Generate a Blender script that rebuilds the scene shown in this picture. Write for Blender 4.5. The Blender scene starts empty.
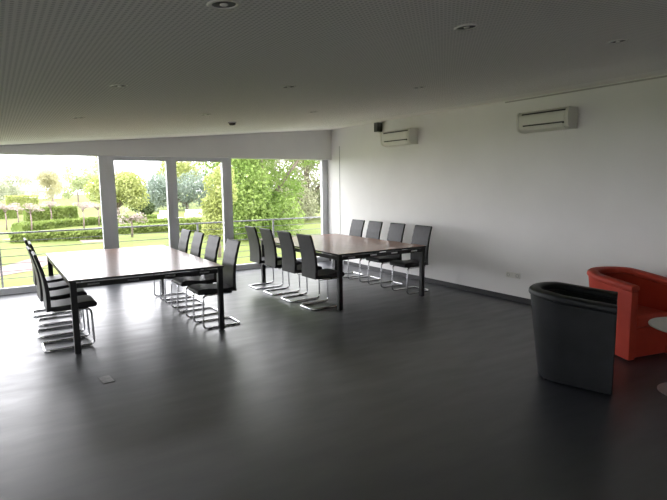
import bpy, bmesh, math, random
from mathutils import Vector, Matrix
random.seed(7)
S = bpy.context.scene
COL = S.collection
PI = math.pi

# ------------------------------------------------------------------ camera
cd = bpy.data.cameras.new('camera'); cam = bpy.data.objects.new('camera', cd); COL.objects.link(cam)
cd.sensor_width = 36.0; cd.lens = 520.2 / 667 * 36.0; cd.clip_start = 0.05; cd.clip_end = 500
RT = Vector((0.8363494, -0.54809433, -0.01059641)); UP = Vector((0.07868438, 0.10089198, 0.99178101)); FW = Vector((0.54252046, 0.83030923, -0.12750741))
M = Matrix((RT, UP, -FW)).transposed().to_4x4(); M.translation = (0, 0, 1.6293)
cam.matrix_world = M
S.camera = cam

# ------------------------------------------------------------------ sky and exposure
W = bpy.data.worlds.new('overcast_sky'); S.world = W; W.use_nodes = True
nt = W.node_tree; nt.nodes.clear()
wo = nt.nodes.new('ShaderNodeOutputWorld'); bg = nt.nodes.new('ShaderNodeBackground')
tc = nt.nodes.new('ShaderNodeTexCoord'); sp = nt.nodes.new('ShaderNodeSeparateXYZ'); rp = nt.nodes.new('ShaderNodeValToRGB')
rp.color_ramp.elements[0].position = 0.0; rp.color_ramp.elements[0].color = (0.955, 0.96, 1.0, 1)
rp.color_ramp.elements[1].position = 0.6; rp.color_ramp.elements[1].color = (0.97, 0.97, 1.0, 1)
nt.links.new(tc.outputs['Generated'], sp.inputs[0]); nt.links.new(sp.outputs['Z'], rp.inputs[0])
nt.links.new(rp.outputs[0], bg.inputs[0]); bg.inputs[1].default_value = 1.0
nt.links.new(bg.outputs[0], wo.inputs[0])
S.view_settings.view_transform = 'Standard'; S.view_settings.look = 'None'
S.view_settings.gamma = 1.0; S.view_settings.use_curve_mapping = False
S.view_settings.exposure = 3.17
S.cycles.max_bounces = 12; S.cycles.diffuse_bounces = 6; S.cycles.glossy_bounces = 6
S.cycles.transparent_max_bounces = 24
S.cycles.caustics_reflective = False; S.cycles.caustics_refractive = False
S.cycles.use_denoising = True

# ------------------------------------------------------------------ room numbers
XW = 5.893; XL = -7.0; YW = 9.21; YH = 9.06; YB = -1.6
ZC = 2.7057; SL = 0.0842; ZG = 2.1065
XF = -1.0                                    # left of this the ceiling runs level
def cz(x): return ZC - SL * (XW - max(x, XF))
GZ = -0.7                                    # lawn level below the terrace

# ------------------------------------------------------------------ materials
def mat(name, col, rough=0.5, metal=0.0, spec=0.5, coat=0.0):
    m = bpy.data.materials.new(name); m.use_nodes = True
    b = m.node_tree.nodes['Principled BSDF']
    b.inputs['Base Color'].default_value = (*col, 1); b.inputs['Roughness'].default_value = rough
    b.inputs['Metallic'].default_value = metal; b.inputs['Specular IOR Level'].default_value = spec
    b.inputs['Coat Weight'].default_value = coat
    return m
def noise_col(m, c1, c2, scale, detail=4, bump=0.0, stretch=(1, 1, 1), lo=0.35, hi=0.65, bscale=None, bdist=0.01):
    n = m.node_tree; b = n.nodes['Principled BSDF']
    t = n.nodes.new('ShaderNodeTexCoord'); mp = n.nodes.new('ShaderNodeMapping'); mp.inputs['Scale'].default_value = stretch
    no = n.nodes.new('ShaderNodeTexNoise'); no.inputs['Scale'].default_value = scale; no.inputs['Detail'].default_value = detail
    r = n.nodes.new('ShaderNodeValToRGB')
    r.color_ramp.elements[0].position = lo; r.color_ramp.elements[0].color = (*c1, 1)
    r.color_ramp.elements[1].position = hi; r.color_ramp.elements[1].color = (*c2, 1)
    n.links.new(t.outputs['Object'], mp.inputs[0]); n.links.new(mp.outputs[0], no.inputs[0])
    n.links.new(no.outputs['Fac'], r.inputs[0]); n.links.new(r.outputs[0], b.inputs['Base Color'])
    if bump:
        n2 = n.nodes.new('ShaderNodeTexNoise'); n2.inputs['Scale'].default_value = bscale or scale; n2.inputs['Detail'].default_value = 3
        n.links.new(mp.outputs[0], n2.inputs[0])
        bp = n.nodes.new('ShaderNodeBump'); bp.inputs['Strength'].default_value = bump; bp.inputs['Distance'].default_value = bdist
        n.links.new(n2.outputs['Fac'], bp.inputs['Height']); n.links.new(bp.outputs[0], b.inputs['Normal'])
    return m

m_wall = noise_col(mat('white_wall_paint', (.7, .7, .7), .6, spec=.3), (.73, .72, .705), (.76, .75, .735), 1.5)
m_header = noise_col(mat('grey_white_plaster', (.6, .6, .6), .7, spec=.3), (.70, .70, .70), (.74, .74, .73), 2)
m_base = noise_col(mat('black_baseboard', (.012, .012, .013), .4), (.011, .011, .012), (.015, .015, .016), 6)
m_floor = noise_col(mat('charcoal_linoleum', (.02, .02, .022), .37, spec=.85), (.018, .022, .031), (.033, .036, .044), 1.3, 8, .26, (1, 2.2, 1), .3, .7, 2.6, .008)
m_floor.node_tree.nodes['Principled BSDF'].inputs['IOR'].default_value = 1.6
n = m_floor.node_tree; t = n.nodes.new('ShaderNodeTexCoord'); mp = n.nodes.new('ShaderNodeMapping'); mp.inputs['Scale'].default_value = (.8, 3.2, 1); mp.inputs['Rotation'].default_value = (0, 0, .25)
no = n.nodes.new('ShaderNodeTexNoise'); no.inputs['Scale'].default_value = 2.4; no.inputs['Detail'].default_value = 6
mr = n.nodes.new('ShaderNodeMapRange'); mr.inputs[1].default_value = .3; mr.inputs[2].default_value = .7; mr.inputs[3].default_value = .32; mr.inputs[4].default_value = .42
n.links.new(t.outputs['Object'], mp.inputs[0]); n.links.new(mp.outputs[0], no.inputs[0]); n.links.new(no.outputs['Fac'], mr.inputs[0])
n.links.new(mr.outputs[0], n.nodes['Principled BSDF'].inputs['Roughness'])
m_frame = noise_col(mat('grey_aluminium_frame', (.36, .37, .39), .5, .0), (.62, .63, .66), (.66, .67, .70), 3)
m_fab = noise_col(mat('black_leatherette', (.02, .02, .022), .48, spec=.4), (.011, .011, .0125), (.018, .018, .0195), 18, 3, .12, bscale=160, bdist=.002)
m_chrome = noise_col(mat('chrome_tube', (.75, .76, .78), .12, 1.0), (.72, .73, .75), (.78, .79, .8), 12)
m_black = noise_col(mat('black_powder_coat', (.012, .012, .013), .35), (.011, .011, .012), (.015, .015, .016), 12)
m_ac = noise_col(mat('white_plastic', (.66, .65, .6), .4), (.65, .64, .59), (.68, .67, .62), 3)
m_acd = noise_col(mat('dark_slot', (.05, .05, .048), .6), (.045, .045, .043), (.055, .055, .052), 8)
m_shade = noise_col(mat('grey_plastic', (.35, .35, .33), .5), (.34, .34, .32), (.37, .37, .35), 6)
m_black_l = noise_col(mat('black_armchair_leather', (.013, .014, .016), .5, spec=.3), (.006, .0075, .009), (.010, .012, .014), 7, 4, .15, bscale=90, bdist=.003)
m_red_l = noise_col(mat('red_armchair_leather', (.4, .045, .025), .55, spec=.3), (.40, .036, .018), (.46, .045, .022), 6, 4, .15, bscale=90, bdist=.003)
m_steel = noise_col(mat('brushed_steel', (.45, .45, .46), .35, .9), (.42, .42, .43), (.5, .5, .51), 10, 3, stretch=(1, 12, 1))
m_toplam = noise_col(mat('pale_grey_laminate', (.55, .53, .5), .3), (.53, .51, .48), (.57, .55, .52), 4)
m_lid = noise_col(mat('scuffed_grey_lid', (.12, .12, .12), .4), (.17, .17, .175), (.25, .25, .25), 20)
m_rail = noise_col(mat('grey_galvanised_rail', (.2, .2, .21), .5, .3), (.18, .18, .19), (.23, .23, .24), 20)
m_wire = noise_col(mat('dark_steel_wire', (.12, .12, .13), .5, .5), (.11, .11, .12), (.14, .14, .15), 20)
m_concrete = noise_col(mat('terrace_concrete', (.4, .4, .38), .8), (.52, .51, .49), (.60, .59, .57), 3, 6)
m_bounce = noise_col(mat('pale_bounce_paving', (.5, .48, .45), .8), (.66, .645, .62), (.74, .72, .70), 2, 6)  # for ground out of view, kept pale to bounce light indoors
m_lawn = noise_col(mat('lawn_grass', (.17, .23, .05), .9, spec=.1), (.10, .128, .036), (.14, .168, .052), .6, 8, lo=.3, hi=.7)
m_path = noise_col(mat('pink_gravel_path', (.36, .27, .25), .9, spec=.1), (.19, .145, .135), (.235, .18, .17), 3, 6)
m_white = noise_col(mat('white_painted_board', (.75, .75, .75), .6), (.7, .7, .7), (.8, .8, .8), 5)
m_bark = noise_col(mat('grey_bark', (.16, .13, .10), .9, spec=.1), (.12, .10, .08), (.22, .18, .15), 9, 5, stretch=(1, 1, .2))

def wood(name, c1, c2, rough):
    m = mat(name, c1, rough); n = m.node_tree; b = n.nodes['Principled BSDF']
    t = n.nodes.new('ShaderNodeTexCoord'); mp = n.nodes.new('ShaderNodeMapping'); mp.inputs['Scale'].default_value = (14, 1.2, 14)
    no = n.nodes.new('ShaderNodeTexNoise'); no.inputs['Scale'].default_value = 1.5; no.inputs['Detail'].default_value = 8
    r = n.nodes.new('ShaderNodeValToRGB')
    r.color_ramp.elements[0].position = .3; r.color_ramp.elements[0].color = (*c1, 1)
    r.color_ramp.elements[1].position = .7; r.color_ramp.elements[1].color = (*c2, 1)
    n.links.new(t.outputs['Object'], mp.inputs[0]); n.links.new(mp.outputs[0], no.inputs[0])
    n.links.new(no.outputs['Fac'], r.inputs[0]); n.links.new(r.outputs[0], b.inputs['Base Color'])
    return m
m_wood = wood('brown_wood_laminate', (.33, .18, .135), (.375, .205, .155), .25)

def ceiling_mat():
    m = mat('perforated_ceiling_panel', (.62, .62, .6), .8, spec=.2); n = m.node_tree; b = n.nodes['Principled BSDF']
    t = n.nodes.new('ShaderNodeTexCoord'); s = n.nodes.new('ShaderNodeSeparateXYZ'); n.links.new(t.outputs['Object'], s.inputs[0])
    def math_(op, a, c=None):
        k = n.nodes.new('ShaderNodeMath'); k.operation = op
        for i, v in enumerate((a, c)):
            if v is None: continue
            if isinstance(v, (int, float)): k.inputs[i].default_value = v
            else: n.links.new(v, k.inputs[i])
        return k.outputs[0]
    P = .0235
    def cell(o): return math_('SUBTRACT', math_('FRACT', math_('DIVIDE', o, P)), .5)
    cx, cy = cell(s.outputs['X']), cell(s.outputs['Y'])
    d = math_('SQRT', math_('ADD', math_('MULTIPLY', cx, cx), math_('MULTIPLY', cy, cy)))
    hole = math_('LESS_THAN', d, .29)
    # plain borders along the right wall and along the window bulkhead
    hole = math_('MULTIPLY', hole, math_('LESS_THAN', s.outputs['X'], XW - .45))
    hole = math_('MULTIPLY', hole, math_('LESS_THAN', s.outputs['Y'], 8.3))
    mx = n.nodes.new('ShaderNodeMixRGB'); mx.inputs[1].default_value = (.88, .865, .83, 1); mx.inputs[2].default_value = (.62, .61, .585, 1)
    n.links.new(hole, mx.inputs[0]); n.links.new(mx.outputs[0], b.inputs['Base Color'])
    return m
m_ceil = ceiling_mat()

def glass_mat():
    m = bpy.data.materials.new('window_glass'); m.use_nodes = True; n = m.node_tree; n.nodes.clear()
    o = n.nodes.new('ShaderNodeOutputMaterial'); mx = n.nodes.new('ShaderNodeMixShader')
    tr = n.nodes.new('ShaderNodeBsdfTransparent'); tr.inputs[0].default_value = (.975, .972, .975, 1)
    gl = n.nodes.new('ShaderNodeBsdfGlossy'); gl.inputs['Roughness'].default_value = .01
    fr = n.nodes.new('ShaderNodeFresnel'); fr.inputs[0].default_value = 1.45
    ge = n.nodes.new('ShaderNodeNewGeometry'); iv = n.nodes.new('ShaderNodeMath'); iv.operation = 'SUBTRACT'; iv.inputs[0].default_value = 1.0
    mu = n.nodes.new('ShaderNodeMath'); mu.operation = 'MULTIPLY'           # reflect once per pane, on its outer faces only
    n.links.new(ge.outputs['Backfacing'], iv.inputs[1]); n.links.new(fr.outputs[0], mu.inputs[0]); n.links.new(iv.outputs[0], mu.inputs[1])
    n.links.new(mu.outputs[0], mx.inputs[0]); n.links.new(tr.outputs[0], mx.inputs[1]); n.links.new(gl.outputs[0], mx.inputs[2])
    n.links.new(mx.outputs[0], o.inputs[0]); return m
m_glass = glass_mat()

def leaf_mat(name, c1, c2, scale=1.2, trans=.35):
    m = bpy.data.materials.new(name); m.use_nodes = True; n = m.node_tree; n.nodes.clear()
    o = n.nodes.new('ShaderNodeOutputMaterial'); mx = n.nodes.new('ShaderNodeMixShader'); mx.inputs[0].default_value = trans
    d = n.nodes.new('ShaderNodeBsdfDiffuse'); t = n.nodes.new('ShaderNodeBsdfTranslucent')
    tc = n.nodes.new('ShaderNodeTexCoord'); no = n.nodes.new('ShaderNodeTexNoise'); no.inputs['Scale'].default_value = scale; no.inputs['Detail'].default_value = 5
    r = n.nodes.new('ShaderNodeValToRGB')
    r.color_ramp.elements[0].position = .33; r.color_ramp.elements[0].color = (*c1, 1)
    r.color_ramp.elements[1].position = .67; r.color_ramp.elements[1].color = (*c2, 1)
    n.links.new(tc.outputs['Object'], no.inputs[0]); n.links.new(no.outputs['Fac'], r.inputs[0])
    n.links.new(r.outputs[0], d.inputs[0]); n.links.new(r.outputs[0], t.inputs[0])
    n.links.new(d.outputs[0], mx.inputs[1]); n.links.new(t.outputs[0], mx.inputs[2]); n.links.new(mx.outputs[0], o.inputs[0]); return m

# ------------------------------------------------------------------ mesh helpers
def obj(name, bm, m, parent=None, smooth=False, bevel=0, seg=2):
    me = bpy.data.meshes.new(name)
    bmesh.ops.recalc_face_normals(bm, faces=bm.faces[:])
    bm.to_mesh(me); bm.free(); me.materials.append(m)
    if smooth:
        for p in me.polygons: p.use_smooth = True
    o = bpy.data.objects.new(name, me); COL.objects.link(o)
    if parent: o.parent = parent
    if bevel:
        b = o.modifiers.new('bevel', 'BEVEL'); b.width = bevel; b.segments = seg; b.limit_method = 'ANGLE'; b.angle_limit = math.radians(40)
        for p in me.polygons: p.use_smooth = True
        w = o.modifiers.new('wn', 'WEIGHTED_NORMAL')
    return o
def box(bm, x0, x1, y0, y1, z0, z1):
    v = [bm.verts.new((x, y, z)) for z in (z0, z1) for x, y in ((x0, y0), (x1, y0), (x1, y1), (x0, y1))]
    for f in ((0, 3, 2, 1), (4, 5, 6, 7), (0, 1, 5, 4), (1, 2, 6, 5), (2, 3, 7, 6), (3, 0, 4, 7)):
        bm.faces.new([v[i] for i in f])
    return bm
def bx(*a): return box(bmesh.new(), *a)
def prism(bm, pts, y0, y1, axis='y'):
    """extrude a closed outline of (x,z) points from y0 to y1"""
    def P(p, y): return (p[0], y, p[1]) if axis == 'y' else (y, p[0], p[1])
    a = [bm.verts.new(P(p, y0)) for p in pts]; b = [bm.verts.new(P(p, y1)) for p in pts]
    n = len(pts)
    bm.faces.new(a); bm.faces.new(b[::-1])
    for i in range(n): bm.faces.new((a[i], b[i], b[(i + 1) % n], a[(i + 1) % n]))
    return bm
def tube(bm, pts, r, n=8, closed=False):
    pts = [Vector(p) for p in pts]; rings = []; N = len(pts); up = None
    for i, p in enumerate(pts):
        if closed: d = pts[(i + 1) % N] - pts[i - 1]
        else: d = pts[min(i + 1, N - 1)] - pts[max(i - 1, 0)]
        d.normalize()
        if up is None: up = Vector((0, 0, 1)) if abs(d.z) < .9 else Vector((1, 0, 0))
        s = d.cross(up)
        if s.length < 1e-4: s = d.cross(Vector((0, 1, 0)))
        s.normalize(); up = s.cross(d).normalized()
        rr = r[i] if isinstance(r, (list, tuple)) else r
        rings.append([bm.verts.new(p + (s * math.cos(2 * PI * k / n) + up * math.sin(2 * PI * k / n)) * rr) for k in range(n)])
    for i in range(N - (0 if closed else 1)):
        A, B = rings[i], rings[(i + 1) % N]
        for k in range(n): bm.faces.new((A[k], A[(k + 1) % n], B[(k + 1) % n], B[k]))
    if not closed: bm.faces.new(rings[0][::-1]); bm.faces.new(rings[-1])
    return bm
def rounded(pts, r, n=4):
    """polyline with its inner corners rounded"""
    pts = [Vector(p) for p in pts]; out = [pts[0]]
    for i in range(1, len(pts) - 1):
        p = pts[i]; a = (pts[i - 1] - p); b = (pts[i + 1] - p); q = min(r, a.length * .49, b.length * .49)
        A = p + a.normalized() * q; B = p + b.normalized() * q
        for k in range(n + 1):
            t = k / n; out.append((1 - t) ** 2 * A + 2 * t * (1 - t) * p + t * t * B)
    out.append(pts[-1]); return out
def lathe(bm, prof, n=32, cx=0, cy=0):
    rings = []
    for r, z in prof:
        rings.append([bm.verts.new((cx + r * math.cos(2 * PI * k / n), cy + r * math.sin(2 * PI * k / n), z)) for k in range(n)] if r > 1e-6 else [bm.verts.new((cx, cy, z))])
    for A, B in zip(rings, rings[1:]):
        for k in range(n):
            q = (k + 1) % n
            if len(A) == 1 and len(B) > 1: bm.faces.new((A[0], B[k], B[q]))
            elif len(B) == 1 and len(A) > 1: bm.faces.new((A[k], A[q], B[0]))
            elif len(A) > 1: bm.faces.new((A[k], A[q], B[q], B[k]))
    return bm
def empty(name, loc, rz=0):
    o = bpy.data.objects.new(name, None); COL.objects.link(o); o.location = loc; o.rotation_euler = (0, 0, rz); o.empty_display_size = .1
    return o
def tag(o, label, cat, group=None, kind=None):
    o['label'] = label; o['category'] = cat
    if group: o['group'] = group
    if kind: o['kind'] = kind
    return o
def struct(o, label, cat):
    o['kind'] = 'structure'; o['label'] = label; o['category'] = cat; return o
def dup(root, loc, rz, label):
    r = root.copy(); COL.objects.link(r); r.location = loc; r.rotation_euler = (0, 0, rz); r['label'] = label
    for ch in list(root.children):
        c = ch.copy(); COL.objects.link(c); c.parent = r
        for g in list(ch.children):
            d = g.copy(); COL.objects.link(d); d.parent = c
    return r

# ------------------------------------------------------------------ the room
fl = obj('floor', bx(XL - .2, XW + .2, YB - .2, 9.3, -.2, 0), m_floor)
struct(fl, 'dark charcoal glossy linoleum floor reflecting the windows', 'floor')
xs = (XL - .2, XF, XW + .2); bm = bmesh.new()
lo0 = [bm.verts.new((x, YB - .2, cz(x))) for x in xs]; lo1 = [bm.verts.new((x, 9.5, cz(x))) for x in xs]
hi0 = [bm.verts.new((x, YB - .2, cz(x) + .2)) for x in xs]; hi1 = [bm.verts.new((x, 9.5, cz(x) + .2)) for x in xs]
for i in (0, 1):
    bm.faces.new((lo0[i], lo0[i + 1], lo1[i + 1], lo1[i])); bm.faces.new((hi0[i], hi0[i + 1], hi1[i + 1], hi1[i]))
    bm.faces.new((lo0[i], lo0[i + 1], hi0[i + 1], hi0[i])); bm.faces.new((lo1[i], lo1[i + 1], hi1[i + 1], hi1[i]))
bm.faces.new((lo0[0], lo1[0], hi1[0], hi0[0])); bm.faces.new((lo0[2], lo1[2], hi1[2], hi0[2]))
ce = obj('ceiling', bm, m_ceil)
struct(ce, 'sloping pale ceiling of perforated acoustic panels', 'ceiling')
wr = obj('wall_right', bx(XW, XW + .25, YB - .2, 9.35, -.2, 3.0), m_wall)
struct(wr, 'long plain white wall on the right', 'wall')
LY0, LY1 = 4.0, 9.0                            # openings for unseen glazing, added to brighten the room
bm = bx(XL - .25, XL, YB - .2, LY0, -.2, 2.6); box(bm, XL - .25, XL, LY1, 9.35, -.2, 2.6); box(bm, XL - .25, XL, LY0, LY1, -.2, 0.0); box(bm, XL - .25, XL, LY0, LY1, 2.06, 2.6)
wl = obj('wall_left', bm, m_wall)
struct(wl, 'white wall at the left end of the room', 'wall')
BX0, BX1 = -6.5, -2.0                           # unseen glazing added behind the viewer for fill light
bm = bx(XL, BX0, YB - .2, YB, -.2, 3.0); box(bm, BX1, XW, YB - .2, YB, -.2, 3.0); box(bm, BX0, BX1, YB - .2, YB, -.2, 0); box(bm, BX0, BX1, YB - .2, YB, 2.06, 3.0)
wb = obj('wall_back', bm, m_wall)
struct(wb, 'white wall at the back of the room', 'wall')
# bulkhead above the windows, tapering with the ceiling
bm = prism(bmesh.new(), [(XL, ZG), (XW, ZG), (XW, ZC + .02), (XF, cz(XF) + .02), (XL, cz(XL) + .02)], YH, YW + .1)
struct(obj('wall_window_side', bm, m_header), 'grey white bulkhead above the windows, tapering to the left', 'wall')
bb = obj('baseboard_right', bx(XW - .014, XW, YB, YH + .1, 0, .072), m_base, bevel=.003)
struct(bb, 'black baseboard along the white right wall', 'baseboard')
tj = obj('trim_1', bx(XW - .006, XW, 8.75, 8.768, .072, 2.36), m_shade)
struct(tj, 'thin grey vertical joint strip on the right wall beside the window', 'trim')
tj = obj('trim_3', bx(XW - .005, XW, YB, 4.75, 2.672, 2.69), m_shade)
struct(tj, 'thin grey shadow strip along the top of the right wall', 'trim')
tj = obj('trim_2', bx(XW - .0015, XW, 7.695, 7.70, .072, 2.2), m_header)
struct(tj, 'faint vertical panel joint on the right wall behind the chairs', 'trim')

# windows and glazed doors ------------------------------------------------
Y0, Y1 = YW, YW + .08
def frame(x0, x1, z0, z1, l, r, b, t, y0=Y0, y1=Y1):
    bm = bmesh.new()
    box(bm, x0, x0 + l, y0, y1, z0, z1); box(bm, x1 - r, x1, y0, y1, z0, z1)
    if b: box(bm, x0 + l, x1 - r, y0, y1, z0, z0 + b)
    if t: box(bm, x0 + l, x1 - r, y0, y1, z1 - t, z1)
    return bm
def glazing(name, x0, x1, l, r, b, t, label, cat, y0=Y0, y1=Y1, z0=0.0):
    e = empty(name, ((x0 + x1) / 2, y0, z0)); struct(e, label, cat)
    dx = (x0 + x1) / 2
    f = obj('window_frame' if cat == 'window' else 'door_frame', frame(x0 - dx, x1 - dx, 0, ZG - z0, l, r, b, t, 0, y1 - y0), m_frame, e, bevel=.004)
    g = obj('pane', bx(x0 + l - dx - .005, x1 - r - dx + .005, (y1 - y0) / 2 - .004, (y1 - y0) / 2 + .004, b - .005, ZG - z0 - t + .005), m_glass, e)
    return e
glazing('window_1', -1.35, 1.62, .08, .12, .098, .006, 'large fixed window left of the glazed doors', 'window')
d1 = glazing('door_1', 1.62, 2.665, .112, .086, .10, .07, 'left leaf of the glazed double door', 'door')
d2 = glazing('door_2', 2.665, 3.68, .086, .085, .10, .07, 'right leaf of the glazed double door', 'door')
glazing('window_2', 3.68, XW, .092, .133, .098, .003, 'large fixed window right of the glazed doors', 'window')
glazing('window_3', -4.2, -1.35, .06, .06, .098, .006, 'added fixed fill-light window beyond the left edge of the picture', 'window')  # this one and the next are unseen, added to let in more daylight
glazing('window_4', XL, -4.2, .06, .06, .098, .006, 'added fixed fill-light window at the left end of the front', 'window')
for i in range(3):  # left wall windows, added out of view as fill light
    w = (LY1 - LY0) / 6
    e = empty('window_%d' % (7 + i), (XL - .1, LY0 + w * (2 * i + 1), 0), PI / 2)
    struct(e, 'added tall fill-light window %s of the left wall, outside the picture' % ('nearest the back', 'in the middle', 'nearest the glazed front')[i], 'window')
    obj('window_frame', frame(-w, w, 0, 2.06, .05, .05, .09, .05, -.03, .03), m_frame, e, bevel=.004)
    obj('pane', bx(-w + .045, w - .045, -.004, .004, .085, 2.015), m_glass, e)
for i in range(2):  # windows added behind the camera as an extra light source
    a = BX0 + (BX1 - BX0) / 2 * i; w = (BX1 - BX0) / 4
    e = empty('window_%d' % (5 + i), (a + w, YB - .1, 0))
    struct(e, 'added tall %s fill-light window behind the viewer' % ('left', 'right')[i], 'window')
    obj('window_frame', frame(-w, w, 0, 2.06, .05, .05, .09, .05, -.03, .03), m_frame, e, bevel=.004)
    obj('pane', bx(-w + .045, w - .045, -.004, .004, .085, 2.015), m_glass, e)
hb = bmesh.new(); h = obj('door_handle', tube(hb, rounded([(0, 0, 0), (0, -.055, 0), (.11, -.055, 0)], .015), .009), m_chrome, d2, smooth=False)
h.location = (-.47, 0, 1.05)

# ------------------------------------------------------------------ ceiling lamps
def downlight(x, y, label):
    t = math.atan(SL)
    e = empty('ceiling_downlight', (x, y, cz(x))); e.rotation_euler = (0, -t, 0)
    tag(e, label, 'ceiling lamp', 'recessed downlights in the ceiling')
    obj('trim_ring', lathe(bmesh.new(), [(.06, .002), (.06, -.002), (.056, -.005), (.047, -.005), (.043, -.002), (.043, .002)], 32), m_ac, e, smooth=True)
    obj('reflector', lathe(bmesh.new(), [(.045, -.002), (.03, .0), (.03, -.001), (0, -.001)], 32), m_acd, e, smooth=True)
    obj('bulb', lathe(bmesh.new(), [(.014, -.001), (.015, -.004), (.010, -.007), (0, -.008)], 20), m_ac, e, smooth=True)
    return e
rows = {1.86: 'nearest the viewer', 3.68: 'above the open floor in the second row', 5.56: 'in the row farthest back above the tables'}
cols = {.755: 'left', 2.005: 'middle', 3.36: 'right'}
proto = None
for y, rl in rows.items():
    for x, cl in cols.items():
        lb = 'round recessed ceiling downlight in the %s column, %s' % (cl, rl)
        if proto is None: proto = downlight(x, y, lb)
        else:
            o = dup(proto, (x, y, cz(x)), 0, lb); o.rotation_euler = proto.rotation_euler
e = empty('smoke_detector', (2.72, 6.56, cz(2.72))); e.rotation_euler = (0, -math.atan(SL), 0)
tag(e, 'small dark round detector on the ceiling close to the window bulkhead', 'smoke detector')
obj('base', lathe(bmesh.new(), [(0, .001), (.055, .001), (.055, -.012), (.05, -.016), (0, -.016)], 28), m_shade, e, smooth=True)
obj('sensor', lathe(bmesh.new(), [(.042, -.014), (.044, -.03), (.03, -.042), (0, -.045)], 28), m_acd, e, smooth=True)

# ------------------------------------------------------------------ wall units
def air_conditioner(y, z, length, label):
    """wall split unit; local +x points into the room (towards -X of the world), y along the wall"""
    e = empty('air_conditioner', (XW, y, z)); tag(e, label, 'air conditioner', 'air conditioners high on the right wall')
    L = length / 2; D = .20; H = .245
    prof = [(0, 0), (-.11, 0), (-.165, .02), (-.19, .05), (-D, .10), (-D, .19), (-.19, .222), (-.16, H), (0, H)]
    obj('body', prism(bmesh.new(), prof, -L + .035, L - .035), m_ac, e, bevel=.006)
    capprof = [(0, -.003), (-.11, -.003), (-.17, .017), (-.195, .047), (-D - .005, .10), (-D - .005, .19), (-.195, .226), (-.162, H + .004), (0, H + .004)]
    for s in (-1, 1):
        a, b = sorted((s * L, s * (L - .035)))
        obj('end_cap', prism(bmesh.new(), capprof, a, b), m_ac, e, bevel=.008)
    obj('front_panel', prism(bmesh.new(), [(-D - .002, .085), (-D - .008, .10), (-D - .008, .185), (-D - .002, .20), (-D + .01, .2), (-D + .01, .085)], -L + .045, L - .10), m_ac, e, bevel=.003)
    obj('air_slot', prism(bmesh.new(), [(-D + .003, .205), (-D - .0035, .205), (-.1915, .2235), (-.18, .2235)], -L + .04, L - .08), m_acd, e)
    lv = obj('louver', prism(bmesh.new(), [(-.135, .004), (-.178, .018), (-.199, .05), (-.199, .056), (-.173, .026), (-.135, .012)], -L + .06, L - .12), m_ac, e)
    obj('louver_slot', prism(bmesh.new(), [(-.19, .062), (-D - .001, .074), (-D - .001, .082), (-.19, .07)], -L + .05, L - .10), m_acd, lv)
    obj('indicator', bx(-D - .004, -D + .01, -L + .05, -L + .07, .058, .075), m_acd, e)
    return e
air_conditioner(4.05, 2.243, .72, 'white split air conditioner on the right wall, above the black armchair')
air_conditioner(6.83, 2.247, .74, 'white split air conditioner farther back, beside the small black speaker')
e = empty('wall_speaker', (XW, 7.42, 2.52)); tag(e, 'small black loudspeaker high on the right wall near the ceiling', 'speaker')
obj('cabinet', bx(-.13, -.02, -.055, .055, 0, .16), m_black, e, bevel=.008)
obj('grille', bx(-.136, -.128, -.045, .045, .01, .15), m_acd, e, bevel=.003)
obj('bracket', bx(-.03, 0, -.02, .02, .05, .11), m_black, e)
e = empty('wall_socket', (XW, 4.53, .315)); tag(e, 'white triple wall socket low on the right wall, left of the black armchair', 'socket')
obj('cover_plate', bx(-.009, 0, -.115, .115, 0, .078), m_ac, e, bevel=.003)
for k in (-1, 0, 1):
    bm = lathe(bmesh.new(), [(.024, 0), (.024, .004), (.02, .004), (.017, -.001), (0, -.001)], 20)
    bm.transform(Matrix.Translation((-.009, k * .073, .039)) @ Matrix.Rotation(-PI / 2, 4, 'Y'))
    obj('socket_insert', bm, m_shade if k else m_ac, e, smooth=True)
e = empty('floor_box', (.695, 4.6, 0), math.radians(5)); tag(e, 'small grey rectangular lid set in the dark floor before the left table', 'floor outlet')
obj('lid', bx(-.045, .045, -.09, .09, 0, .004), m_lid, e, bevel=.0015)
obj('rim', frame(-.055, .055, -.10, .10, .009, .009, .009, .009, 0, .003), m_black, e)
e.children[1].rotation_euler = (-PI / 2, 0, 0); e.children[1].location = (0, 0, 0.0)

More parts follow.
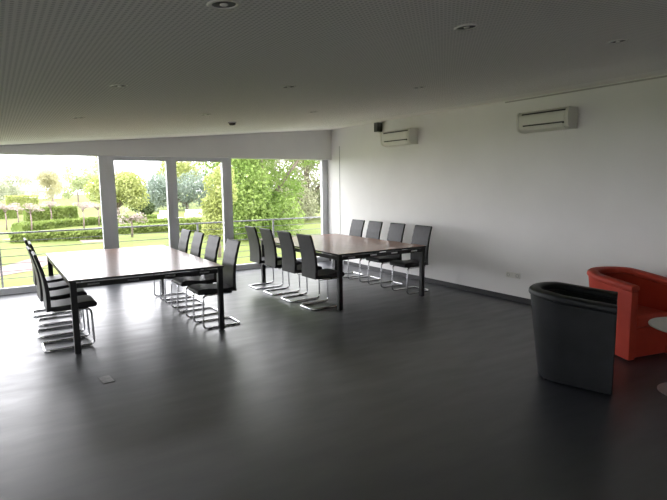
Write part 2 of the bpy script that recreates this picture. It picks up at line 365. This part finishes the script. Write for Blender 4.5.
# ------------------------------------------------------------------ conference tables
TZ = .735
def table(x0, y0, w, l, label, rz=0):
    e = empty('conference_table', (x0 + w / 2, y0 + l / 2, 0), rz); tag(e, label, 'table', 'conference tables')
    a, b = w / 2, l / 2
    obj('tabletop', bx(-a, a, -b, b, TZ - .022, TZ), m_wood, e, bevel=.003)
    edge = bmesh.new(); t = .0022
    for q in ((-a - t, a + t, -b - t, -b), (-a - t, a + t, b, b + t), (-a - t, -a, -b, b), (a, a + t, -b, b)): box(edge, *q, TZ - .0215, TZ - .003)
    obj('edge_band', edge, m_black, e)
    k = .045; z0, z1 = TZ - .085, TZ - .036
    fr = bmesh.new()
    box(fr, -a + k + .015, a - k - .015, -b + .018, -b + .043, z0, z1); box(fr, -a + k + .015, a - k - .015, b - .043, b - .018, z0, z1)
    box(fr, -a + .018, -a + .043, -b + k + .015, b - k - .015, z0, z1); box(fr, a - .043, a - .018, -b + k + .015, b - k - .015, z0, z1)
    obj('apron_frame', fr, m_black, e, bevel=.002)
    for sx in (-1, 1):
        for sy in (-1, 1):
            cx, cy = sx * (a - .037), sy * (b - .037)
            g = obj('leg', bx(cx - .028, cx + .028, cy - .028, cy + .028, .006, TZ - .022), m_black, e, bevel=.003)
            obj('foot_pad', lathe(bmesh.new(), [(0, 0), (.022, 0), (.022, .006), (0, .006)], 16, cx, cy), m_acd, g)
    for sy in (-1, 1):
        for q in (-.36, -.12, .12, .36):
            yy = sy * (b - .0165)
            obj('bracket', bx(q * w - .055, q * w + .055, yy - .002, yy + .002, TZ - .066, TZ - .048), m_chrome, e)  # chrome plates put in to imitate pale reflections along the apron
    return e
table(.555, 5.46, 1.55, 2.44, 'long conference table on the left, its top gleaming white with window glare')
table(3.62, 5.42, 1.49, 2.33, 'brown-topped conference table on the right, nearer the white wall')

# ------------------------------------------------------------------ cantilever chairs
def make_chair():
    """faces +x, origin on the floor under the middle of the runner"""
    e = empty('cantilever_chair', (0, 0, 0)); tag(e, 'black chair', 'chair', 'black cantilever chairs at the conference tables')
    w = .18
    # backrest: side outline, slightly bowed, with shallow seams across
    front = []; back = []
    N = 20
    for i in range(N + 1):
        t = i / N; z = .405 + t * .568
        x = -.168 - .025 * t - .062 * t * t + .016 * math.sin(PI * t)
        th = .042 - .014 * t
        g = .004 if i in (8, 12, 16) else 0
        front.append((x - g, z)); back.append((x - th, z - .003))
    out = front + [(front[-1][0] - .014, front[-1][1] + .008)] + back[::-1]
    obj('backrest', prism(bmesh.new(), out, -w, w), m_fab, e, bevel=.007)
    # seat: rounded waterfall front
    top = [(-.185, .452), (-.10, .448), (0, .452), (.12, .466), (.20, .468), (.235, .458), (.252, .438), (.25, .415), (.235, .402), (.20, .40), (-.10, .40), (-.185, .405)]
    obj('seat', prism(bmesh.new(), top, -w + .002, w - .002), m_fab, e, bevel=.010)
    # chrome runner: seat side rail, front upright, floor rail, rear crossing
    fr = bmesh.new(); r = .0115; a = w - .012
    path = [(-.15, -a, .392), (.19, -a, .392), (.20, -a, .012), (-.25, -a, .012), (-.25, a, .012), (.20, a, .012), (.19, a, .392), (-.15, a, .392)]
    f = obj('runner_frame', tube(fr, rounded(path, .055, 5), r, 8), m_chrome, e, smooth=True)
    for x in (-.12, .12): obj('seat_brace', bx(x, x + .03, -a, a, .385, .40), m_black, f)
    for (x, s) in ((.12, 1), (.12, -1), (-.17, 1), (-.17, -1)):
        obj('glide', bx(x - .015, x + .015, s * a - .009, s * a + .009, 0, .004), m_acd, f)
    return e
chair = make_chair(); used = False
def place(x, y, rz, label):
    global used
    if not used:
        chair.location = (x, y, 0); chair.rotation_euler = (0, 0, rz); chair['label'] = label; used = True; return chair
    return dup(chair, (x, y, 0), rz, label)
order = ['nearest the viewer', 'second from the viewer', 'third from the viewer', 'last before the window']
def row(x, ys, face, text, jit):
    for i, y in enumerate(ys):
        place(x + jit[i][0], y, (0 if face > 0 else PI) + math.radians(jit[i][1]), text + order[i])
row(.57, (5.88, 6.46, 7.02, 7.55), 1, 'black high-back cantilever chair on left side of the white-gleaming table, ', ((.005, 0), (-.01, 1), (.035, -1), (.01, 0)))
row(2.09, (5.76, 6.38, 6.98, 7.54), -1, 'black high-back cantilever chair on right side of the white-gleaming table, ', ((0, 0), (0, 1), (0, -1), (0, 0)))
row(3.60, (5.80, 6.36, 6.93, 7.47), 1, 'black high-back cantilever chair on left side of the brown-topped table, ', ((0, 0), (0, 1), (0, 0), (0, 0)))
row(5.165, (5.82, 6.42, 6.99, 7.49), -1, 'black high-back cantilever chair on wall side of the brown-topped table, ', ((0, 0), (0, -1), (0, 0), (0, 0)))

# ------------------------------------------------------------------ tub armchairs
def tub_chair(corner, fwd, m, label, W=.60, Ln=.62, h0=.755, h1=.70):
    """corner = floor point of the front outer corner of the chair's right arm; fwd = the way the sitter faces"""
    f = Vector((fwd[0], fwd[1])).normalized(); rgt = Vector((f.y, -f.x))
    c = Vector(corner) - rgt * (W / 2)                    # middle of the front edge
    e = empty('tub_armchair', (c.x, c.y, 0), math.atan2(f.y, f.x)); tag(e, label, 'armchair', 'tub armchairs')
    T = .085; R = W / 2; S_ = Ln - R                      # local: +x forward, front edge at x=0
    def path(off, flare=0.0):
        pts = []
        R_ = R - off
        n1 = 5
        for i in range(n1): pts.append((-S_ * i / n1, -R_, i / n1 * .5))
        n2 = 20
        for i in range(n2 + 1):
            a = -PI / 2 - PI * i / n2
            pts.append((-S_ + R_ * math.cos(a), R_ * math.sin(a), .5 + .5 * math.sin(PI * i / n2)))
        for i in range(n1 - 1, -1, -1): pts.append((-S_ * i / n1, R_, i / n1 * .5))
        return pts
    outer = path(0); n = len(outer)
    def sweep(sec):
        """sec(u) -> list of (inset, z) round the cross-section, u = how far back (0 arm end, 1 middle of back)"""
        bm = bmesh.new(); rings = []
        for i in range(n):
            ring = []
            for off, z in sec(outer[i][2]):
                q = path(off)[i]; ring.append(bm.verts.new((q[0], q[1], z)))
            rings.append(ring)
        k = len(rings[0])
        for A, B in zip(rings, rings[1:]):
            for j in range(k): bm.faces.new((A[j], A[(j + 1) % k], B[(j + 1) % k], B[j]))
        bm.faces.new(rings[0]); bm.faces.new(rings[-1][::-1])
        return bm
    def top(u): return h1 + (h0 - h1) * min(1, u * 1.35)
    def taper(z, u): return (.006 + .085 * min(1, u * 1.6)) * (1 - z / .7)     # the back narrows towards the floor
    obj('shell', sweep(lambda u: [(taper(.02, u), .012), (taper(.35, u), .35), (taper(.66, u), top(u) - .058), (T - .004, top(u) - .058), (T + .03 * u, .012)]), m, e, bevel=.012, seg=3)
    obj('rim_pad', sweep(lambda u: [(-.004, top(u) - .056), (-.010, top(u) - .038), (-.006, top(u) - .014), (.012, top(u)), (T - .02, top(u)), (T + .004, top(u) - .014), (T + .006, top(u) - .04), (T, top(u) - .056)]), m, e, bevel=.006, seg=2)
    # seat block and cushion, rounded at the back
    def inner(off, z0, z1, x1):
        bm = bmesh.new(); R_ = R - off; pts = [(x1, -R_), (-S_, -R_)]
        for i in range(1, 16):
            a = -PI / 2 - PI * i / 16; pts.append((-S_ + R_ * math.cos(a), R_ * math.sin(a)))
        pts += [(-S_, R_), (x1, R_)]
        A = [bm.verts.new((*p, z0)) for p in pts]; B = [bm.verts.new((*p, z1)) for p in pts]
        bm.faces.new(A[::-1]); bm.faces.new(B); k = len(pts)
        for i in range(k): bm.faces.new((A[i], A[(i + 1) % k], B[(i + 1) % k], B[i]))
        return bm
    obj('seat_base', inner(T + .001, .014, .29, -.03), m, e, bevel=.012, seg=3)
    obj('seat_cushion', inner(T + .004, .292, .415, -.012), m, e, bevel=.03, seg=4)
    for x, y in ((-.07, -R + .06), (-.07, R - .06), (-S_ - R * .45, -R * .45), (-S_ - R * .45, R * .45)):
        obj('foot', lathe(bmesh.new(), [(0, 0), (.02, 0), (.022, .016), (0, .016)], 16, x, y), m_black, e)
    return e
tub_chair((3.81, 2.0), (.47, -.88), m_black_l, 'black leather tub armchair seen from behind, in front of the red one', Ln=.655)
tub_chair((4.68, 2.336), (-.22, -.975), m_red_l, 'red leather tub armchair beside the white wall, behind the black one', Ln=.665)

# ------------------------------------------------------------------ small round table
e = empty('side_table', (4.365, 1.72, 0)); tag(e, 'small round pedestal table with pale top beside the red armchair', 'table')
obj('tabletop', lathe(bmesh.new(), [(0, .507), (.275, .507), (.287, .513), (.29, .519), (.287, .525), (0, .525)], 56), m_toplam, e, smooth=False)
obj('pole', lathe(bmesh.new(), [(0, .012), (.03, .014), (.026, .05), (.026, .485), (.06, .503), (0, .507)], 24), m_steel, e, smooth=True)
obj('base', lathe(bmesh.new(), [(0, 0), (.2, 0), (.2, .006), (.19, .011), (.04, .018), (0, .018)], 48), m_steel, e, smooth=False)

# ------------------------------------------------------------------ outside: terrace, railing, garden
te = obj('terrace', bx(-7.25, 9, 9.31, 10.0, -.7, -.03), m_concrete); struct(te, 'narrow concrete terrace outside the windows', 'terrace')
pv = obj('bounce_paving', bx(-16, -7.3, -14, 12, GZ, GZ + .45), m_bounce); struct(pv, 'unseen pale paving added left of the room to bounce light in', 'bounce_paving')  # unseen slabs, added to throw neutral light onto the ceiling
pv = obj('bounce_paving', bx(-7.3, 12, -14, -1.82, GZ, GZ + .45), m_bounce); struct(pv, 'unseen pale paving added behind the room to bounce light in', 'bounce_paving')
lw = obj('lawn', bx(-60, 140, -60, 160, GZ - .2, GZ), m_lawn); struct(lw, 'bright green garden lawn outside', 'lawn')
RY = 9.9
e = empty('balcony_railing', (0, RY, 0)); tag(e, 'metal railing with thin horizontal wires outside the windows', 'railing')
obj('top_rail', bx(-7.0, 8.4, -.020, .020, .866, .893), m_rail, e, bevel=.006)
for k in range(6):
    z = .745 - k * .121
    obj('wire', tube(bmesh.new(), [(-7.0, 0, z), (8.4, 0, z)], .006, 6), m_wire, e, smooth=True)
for x in (-6.495, -4.86, -3.225, -1.59, .045, 1.68, 3.315, 4.95, 6.585, 8.22):
    obj('post', bx(x - .015, x + .015, -.018, .018, -.03, .866), m_rail, e, bevel=.003)

def flat_poly(name, pts, z, m, label, cat, t=.03):
    bm = bmesh.new(); a = [bm.verts.new((*p, z)) for p in pts]; b = [bm.verts.new((*p, z - t)) for p in pts]
    bm.faces.new(a); bm.faces.new(b[::-1]); k = len(pts)
    for i in range(k): bm.faces.new((a[i], b[i], b[(i + 1) % k], a[(i + 1) % k]))
    o = obj(name, bm, m); struct(o, label, cat); return o
flat_poly('path', [(-4, 13.2), (.9, 16.6), (2.0, 19.5), (1.1, 19.6), (-.2, 17.2), (-4, 14.6)], GZ + .02, m_path, 'pale pink gravel path close to the terrace', 'path')
flat_poly('path', [(.2, 27.0), (3.2, 30.5), (7, 32.5), (12, 32.2), (12, 30.6), (7.2, 30.4), (4.6, 28.2), (4.0, 23.2), (3.0, 23.4), (3.1, 27.4), (1.6, 26.4)], GZ + .02, m_path, 'pink gravel path curving between the low hedges', 'path')

def leaves_into(V, F, centre, rad, n, size, shell=.55, flat=1.0):
    cx, cy, cz_ = centre
    for _ in range(n):
        while True:
            v = Vector((random.uniform(-1, 1), random.uniform(-1, 1), random.uniform(-1, 1)))
            if .05 < v.length <= 1: break
        r = shell + (1 - shell) * random.random() ** .6
        v = v.normalized() * r
        p = Vector((cx + v.x * rad[0], cy + v.y * rad[1], cz_ + v.z * rad[2]))
        a = Vector((random.gauss(0, 1), random.gauss(0, 1), random.gauss(0, 1) * flat)).normalized()
        b = a.orthogonal().normalized(); b.rotate(Matrix.Rotation(random.uniform(0, 2 * PI), 3, a))
        c = a.cross(b); s = size * random.uniform(.6, 1.3)
        i = len(V); V += [p - b * s, p - c * s * .45, p + b * s, p + c * s * .45]; F.append((i, i + 1, i + 2, i + 3))
def leaf_obj(name, V, F, m, parent):
    me = bpy.data.meshes.new(name); me.from_pydata([tuple(v) for v in V], [], F); me.materials.append(m)
    o = bpy.data.objects.new(name, me); COL.objects.link(o); o.parent = parent; return o
def tree(name, loc, trunk_h, trunk_r, blobs, nleaf, size, m, label, cat='tree', group=None, bark=None, shell=.5, branches=True):
    e = empty(name, loc); tag(e, label, cat, group)
    V, F = [], []
    tot = sum(b[3] * b[4] * b[5] for b in blobs)
    for b in blobs:
        leaves_into(V, F, b[:3], b[3:6], max(20, int(nleaf * b[3] * b[4] * b[5] / tot)), size, shell)
    bm = bmesh.new()
    tube(bm, [(0, 0, -.05), (.03, 0, trunk_h * .5), (0, .02, trunk_h)], [trunk_r * 1.25, trunk_r, trunk_r * .8], 8)
    if branches:
        for b in blobs[:8]:
            mid = Vector((b[0] * .45, b[1] * .45, trunk_h + (b[2] - trunk_h) * .4))
            tube(bm, [(0, 0, trunk_h * .85), mid, b[:3]], [trunk_r * .6, trunk_r * .4, trunk_r * .15], 6)
    obj('trunk', bm, bark or m_bark, e, smooth=True)
    leaf_obj('foliage', V, F, m, e)
    return e

lf_bright = leaf_mat('bright_green_leaves', (0.120, 0.198, 0.042), (0.264, 0.348, 0.108), .7)
lf_grey = leaf_mat('grey_green_leaves', (0.192, 0.216, 0.120), (0.360, 0.360, 0.240), .9)
lf_lime = leaf_mat('lime_leaves', (0.300, 0.336, 0.108), (0.396, 0.432, 0.180), .8)
lf_blue = leaf_mat('blue_grey_leaves', (.17, .22, .18), (.28, .33, .27), .9)
lf_hedge = leaf_mat('hedge_leaves', (0.132, 0.186, 0.048), (0.228, 0.288, 0.084), .7)
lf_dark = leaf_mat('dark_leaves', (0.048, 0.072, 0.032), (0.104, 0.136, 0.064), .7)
lf_pale = leaf_mat('pale_hazy_leaves', (0.396, 0.420, 0.300), (0.504, 0.528, 0.408), .5)  # distant haze painted in as a paler leaf colour
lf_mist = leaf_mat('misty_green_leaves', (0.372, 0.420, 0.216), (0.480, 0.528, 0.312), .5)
lf_tan = leaf_mat('tan_hazy_leaves', (0.456, 0.432, 0.264), (0.552, 0.528, 0.360), .5)
lf_pink = leaf_mat('pale_blossom', (.30, .25, .22), (.46, .40, .37), 2)

# big tree and shrubs filling the right window
def clumps(n, rx, ry, z0, z1, r0, r1):
    return [(random.uniform(-rx, rx), random.uniform(-ry, ry), random.uniform(z0, z1), *([random.uniform(r0, r1)] * 3)) for _ in range(n)]
tree('broadleaf_tree', (10.4, 21.5, GZ), 1.6, .16, clumps(34, 2.2, 1.8, .7, 5.6, .75, 1.25), 36000, .078, lf_bright, 'big bright green tree filling the left of the right window')
tree('broadleaf_tree', (17.3, 29.4, GZ), 1.6, .18, clumps(38, 2.7, 2.2, .5, 5.6, .8, 1.4), 32000, .085, lf_grey, 'grey green tree at the right end of the right window')
tree('background_tree', (28.0, 54.5, GZ), 2.2, .2, clumps(20, 5.5, 2.5, 1.2, 8.2, 1.8, 2.5), 9000, .2, lf_bright, 'green tree farther off behind the right window trees')
# between the door leaves
tree('pale_green_shrub', (6.0, 15.9, GZ), .6, .05, clumps(14, .36, .4, .6, 2.7, .25, .42), 5200, .06, lf_lime, 'light green leafy shrub in front of the grey shrub, right door leaf', 'shrub')
tree('grey_shrub', (15.0, 47.5, GZ), .8, .12, clumps(22, 3.3, 1.4, 1.0, 2.7, 1.0, 1.35), 12000, .11, lf_blue, 'large rounded blue grey shrub seen through the right door leaf', 'shrub')
tree('round_lime_tree', (7.0, 37, GZ), 1.0, .12, clumps(14, 1.4, 1.1, 1.4, 2.7, .75, 1.0), 7000, .11, lf_lime, 'round lime green tree seen through the left door leaf')
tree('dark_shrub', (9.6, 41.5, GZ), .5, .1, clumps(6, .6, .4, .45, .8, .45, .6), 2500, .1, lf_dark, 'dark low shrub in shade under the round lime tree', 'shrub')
tree('background_tree', (17.4, 56, GZ), 2.5, .2, clumps(10, 2.0, 1.5, 2.6, 5.0, 1.3, 1.9), 4500, .17, lf_lime, 'tall yellow green tree rising behind the blue grey shrub')
tree('background_tree', (13.2, 85, GZ), 2.5, .2, clumps(9, 1.6, 1.5, 2.6, 6.2, 1.0, 1.6), 3800, .17, lf_pale, 'tall pale tree behind the round lime tree')
# pale trees at the far end of the garden, left window; haze is in their leaf colours
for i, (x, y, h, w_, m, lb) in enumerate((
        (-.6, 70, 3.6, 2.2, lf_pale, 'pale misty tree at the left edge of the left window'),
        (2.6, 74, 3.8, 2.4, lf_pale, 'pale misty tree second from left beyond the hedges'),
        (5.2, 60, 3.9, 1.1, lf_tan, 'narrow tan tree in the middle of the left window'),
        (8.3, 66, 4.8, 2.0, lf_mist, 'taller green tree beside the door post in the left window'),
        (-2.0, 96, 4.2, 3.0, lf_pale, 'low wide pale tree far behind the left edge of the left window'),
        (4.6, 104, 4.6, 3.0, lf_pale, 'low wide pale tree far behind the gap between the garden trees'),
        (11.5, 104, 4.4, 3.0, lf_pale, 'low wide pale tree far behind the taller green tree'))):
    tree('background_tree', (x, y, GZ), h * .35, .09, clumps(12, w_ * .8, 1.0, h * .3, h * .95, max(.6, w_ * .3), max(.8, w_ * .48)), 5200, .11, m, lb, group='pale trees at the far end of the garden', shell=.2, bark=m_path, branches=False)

def hedge(pts, w, h, m, n, label, size=.09):
    e = empty('hedge', (pts[0][0], pts[0][1], GZ)); tag(e, label, 'hedge', 'clipped garden hedges')
    V, F = [], []; bm = bmesh.new(); o = Vector((pts[0][0], pts[0][1], 0))
    P = [Vector((*p, 0)) - o for p in pts]
    L = [(b - a).length for a, b in zip(P, P[1:])]
    for (a, b), l in zip(zip(P, P[1:]), L):
        d = (b - a).normalized(); s = Vector((-d.y, d.x, 0))
        q = [a - s * w / 2 * .85, b - s * w / 2 * .85, b + s * w / 2 * .85, a + s * w / 2 * .85]
        lo = [bm.verts.new((p.x, p.y, -.02)) for p in q]; hi = [bm.verts.new((p.x, p.y, h * .9)) for p in q]
        bm.faces.new(lo[::-1]); bm.faces.new(hi)
        for i in range(4): bm.faces.new((lo[i], lo[(i + 1) % 4], hi[(i + 1) % 4], hi[i]))
        for _ in range(int(n * l / sum(L))):
            t = random.random(); u = random.uniform(-.5, .5); z = random.random()
            k = random.random()
            if k < .45: z = 1.0
            elif k < .95: u = -.5 if random.random() < .75 else .5
            p = a + (b - a) * t + s * w * u + Vector((random.gauss(0, .02), random.gauss(0, .02), h * z + random.gauss(0, .025)))
            nn = Vector((random.gauss(0, 1), random.gauss(0, 1), random.gauss(0, 1) + .6)).normalized(); bb_ = nn.orthogonal().normalized(); cc = nn.cross(bb_); sz = size * random.uniform(.6, 1.3)
            i = len(V); V += [p - bb_ * sz, p - cc * sz * .6, p + bb_ * sz, p + cc * sz * .6]; F.append((i, i + 1, i + 2, i + 3))
    obj('hedge_core', bm, m, e); leaf_obj('foliage', V, F, m, e); return e
hedge([(.6, 25.6), (2.6, 25.2), (4.1, 24.6)], .8, .36, lf_hedge, 2600, 'lowest clipped hedge, nearest the terrace in the left window')
hedge([(1.0, 31.5), (3.4, 33.6), (6.6, 34.6), (9.2, 34.4)], .8, .38, lf_hedge, 3200, 'low clipped hedge along the far side of the pink path')
hedge([(1.8, 41), (5.0, 41.3)], 1.2, .85, lf_hedge, 3000, 'taller clipped hedge behind the row of blossom standards')
hedge([(-5, 46), (1.6, 45.5)], 1.2, .9, lf_hedge, 2200, 'tall hedge at the far left edge of the garden')
hedge([(1.0, 52), (3.4, 52)], 1.6, 1.5, lf_lime, 1800, 'light green high hedge block far back in the left window')
hedge([(6.9, 30.4), (9.3, 29.0), (11.2, 27.6)], .8, .38, lf_hedge, 2600, 'low hedge seen through the glazed double door')
hedge([(5.0, 27), (7.2, 26.6), (8.8, 25)], .8, .34, lf_hedge, 2400, 'low hedge before the white benches, nearest the doors')

# small blossom standards: thin trunk, spreading pale crown
for i, (u, y, lb) in enumerate((
        (.56, 33, 'small blossom standard tree leftmost in the garden row'),
        (1.15, 34, 'small blossom standard tree second from left in the garden row'),
        (1.62, 31, 'small blossom standard tree standing left of the low hedge end'),
        (3.05, 37, 'small blossom standard tree in the middle of the garden row'),
        (4.15, 31.5, 'small blossom standard tree right of the garden row middle'),
        (5.1, 32.6, 'small blossom standard tree at the right of the row, by the door post'))):
    bl = [(random.uniform(-.55, .55), random.uniform(-.3, .3), 1.22 + random.uniform(-.08, .14), .3, .25, .1) for _ in range(6)]
    tree('blossom_standard', (u, y, GZ), 1.1, .035, bl, 420, .05, lf_pink, lb, group='small blossom standards in the garden', bark=m_path)
tree('espalier_tree', (5.2, 24.6, GZ), .9, .04, [(random.uniform(-.5, .5), 0, random.uniform(.7, 1.3), .3, .2, .14) for _ in range(7)], 500, .05, lf_pink, 'small pale blossom bush just right of the door post', 'shrub')

# white benches on the lawn
def bench(loc, rz, w, label):
    e = empty('garden_bench', loc, rz); tag(e, label, 'bench', 'white garden benches')
    obj('seat', bx(-w / 2, w / 2, -.25, .25, .38, .44), m_white, e, bevel=.01)
    obj('backrest', bx(-w / 2, w / 2, .21, .26, .36, .82), m_white, e, bevel=.01)
    for s in (-1, 1): obj('side_panel', bx(s * w / 2 - .04, s * w / 2 + .04, -.26, .26, 0, .6), m_white, e, bevel=.01)
    return e
bench((8.5, 31.0, GZ), math.radians(-25), .75, 'white garden bench left of the middle door stile')
bench((10.45, 31.2, GZ), math.radians(-15), 1.35, 'wider white garden bench in the right door leaf')
# long pale building beyond the hedges
e = empty('garden_pavilion', (3.2, 112, GZ)); tag(e, 'long low white building far beyond the hedges', 'building')
obj('wall', bx(-8, 8, 0, 4, 0, 1.5), m_white, e)
obj('roof', prism(bmesh.new(), [(-.3, 1.5), (2, 2.1), (4.3, 1.5)], -8.3, 8.3, axis='x'), m_white, e)
for k in range(6): obj('window', bx(-7 + k * 2.5, -5.6 + k * 2.5, -.03, .02, .5, 1.2), m_shade, e)
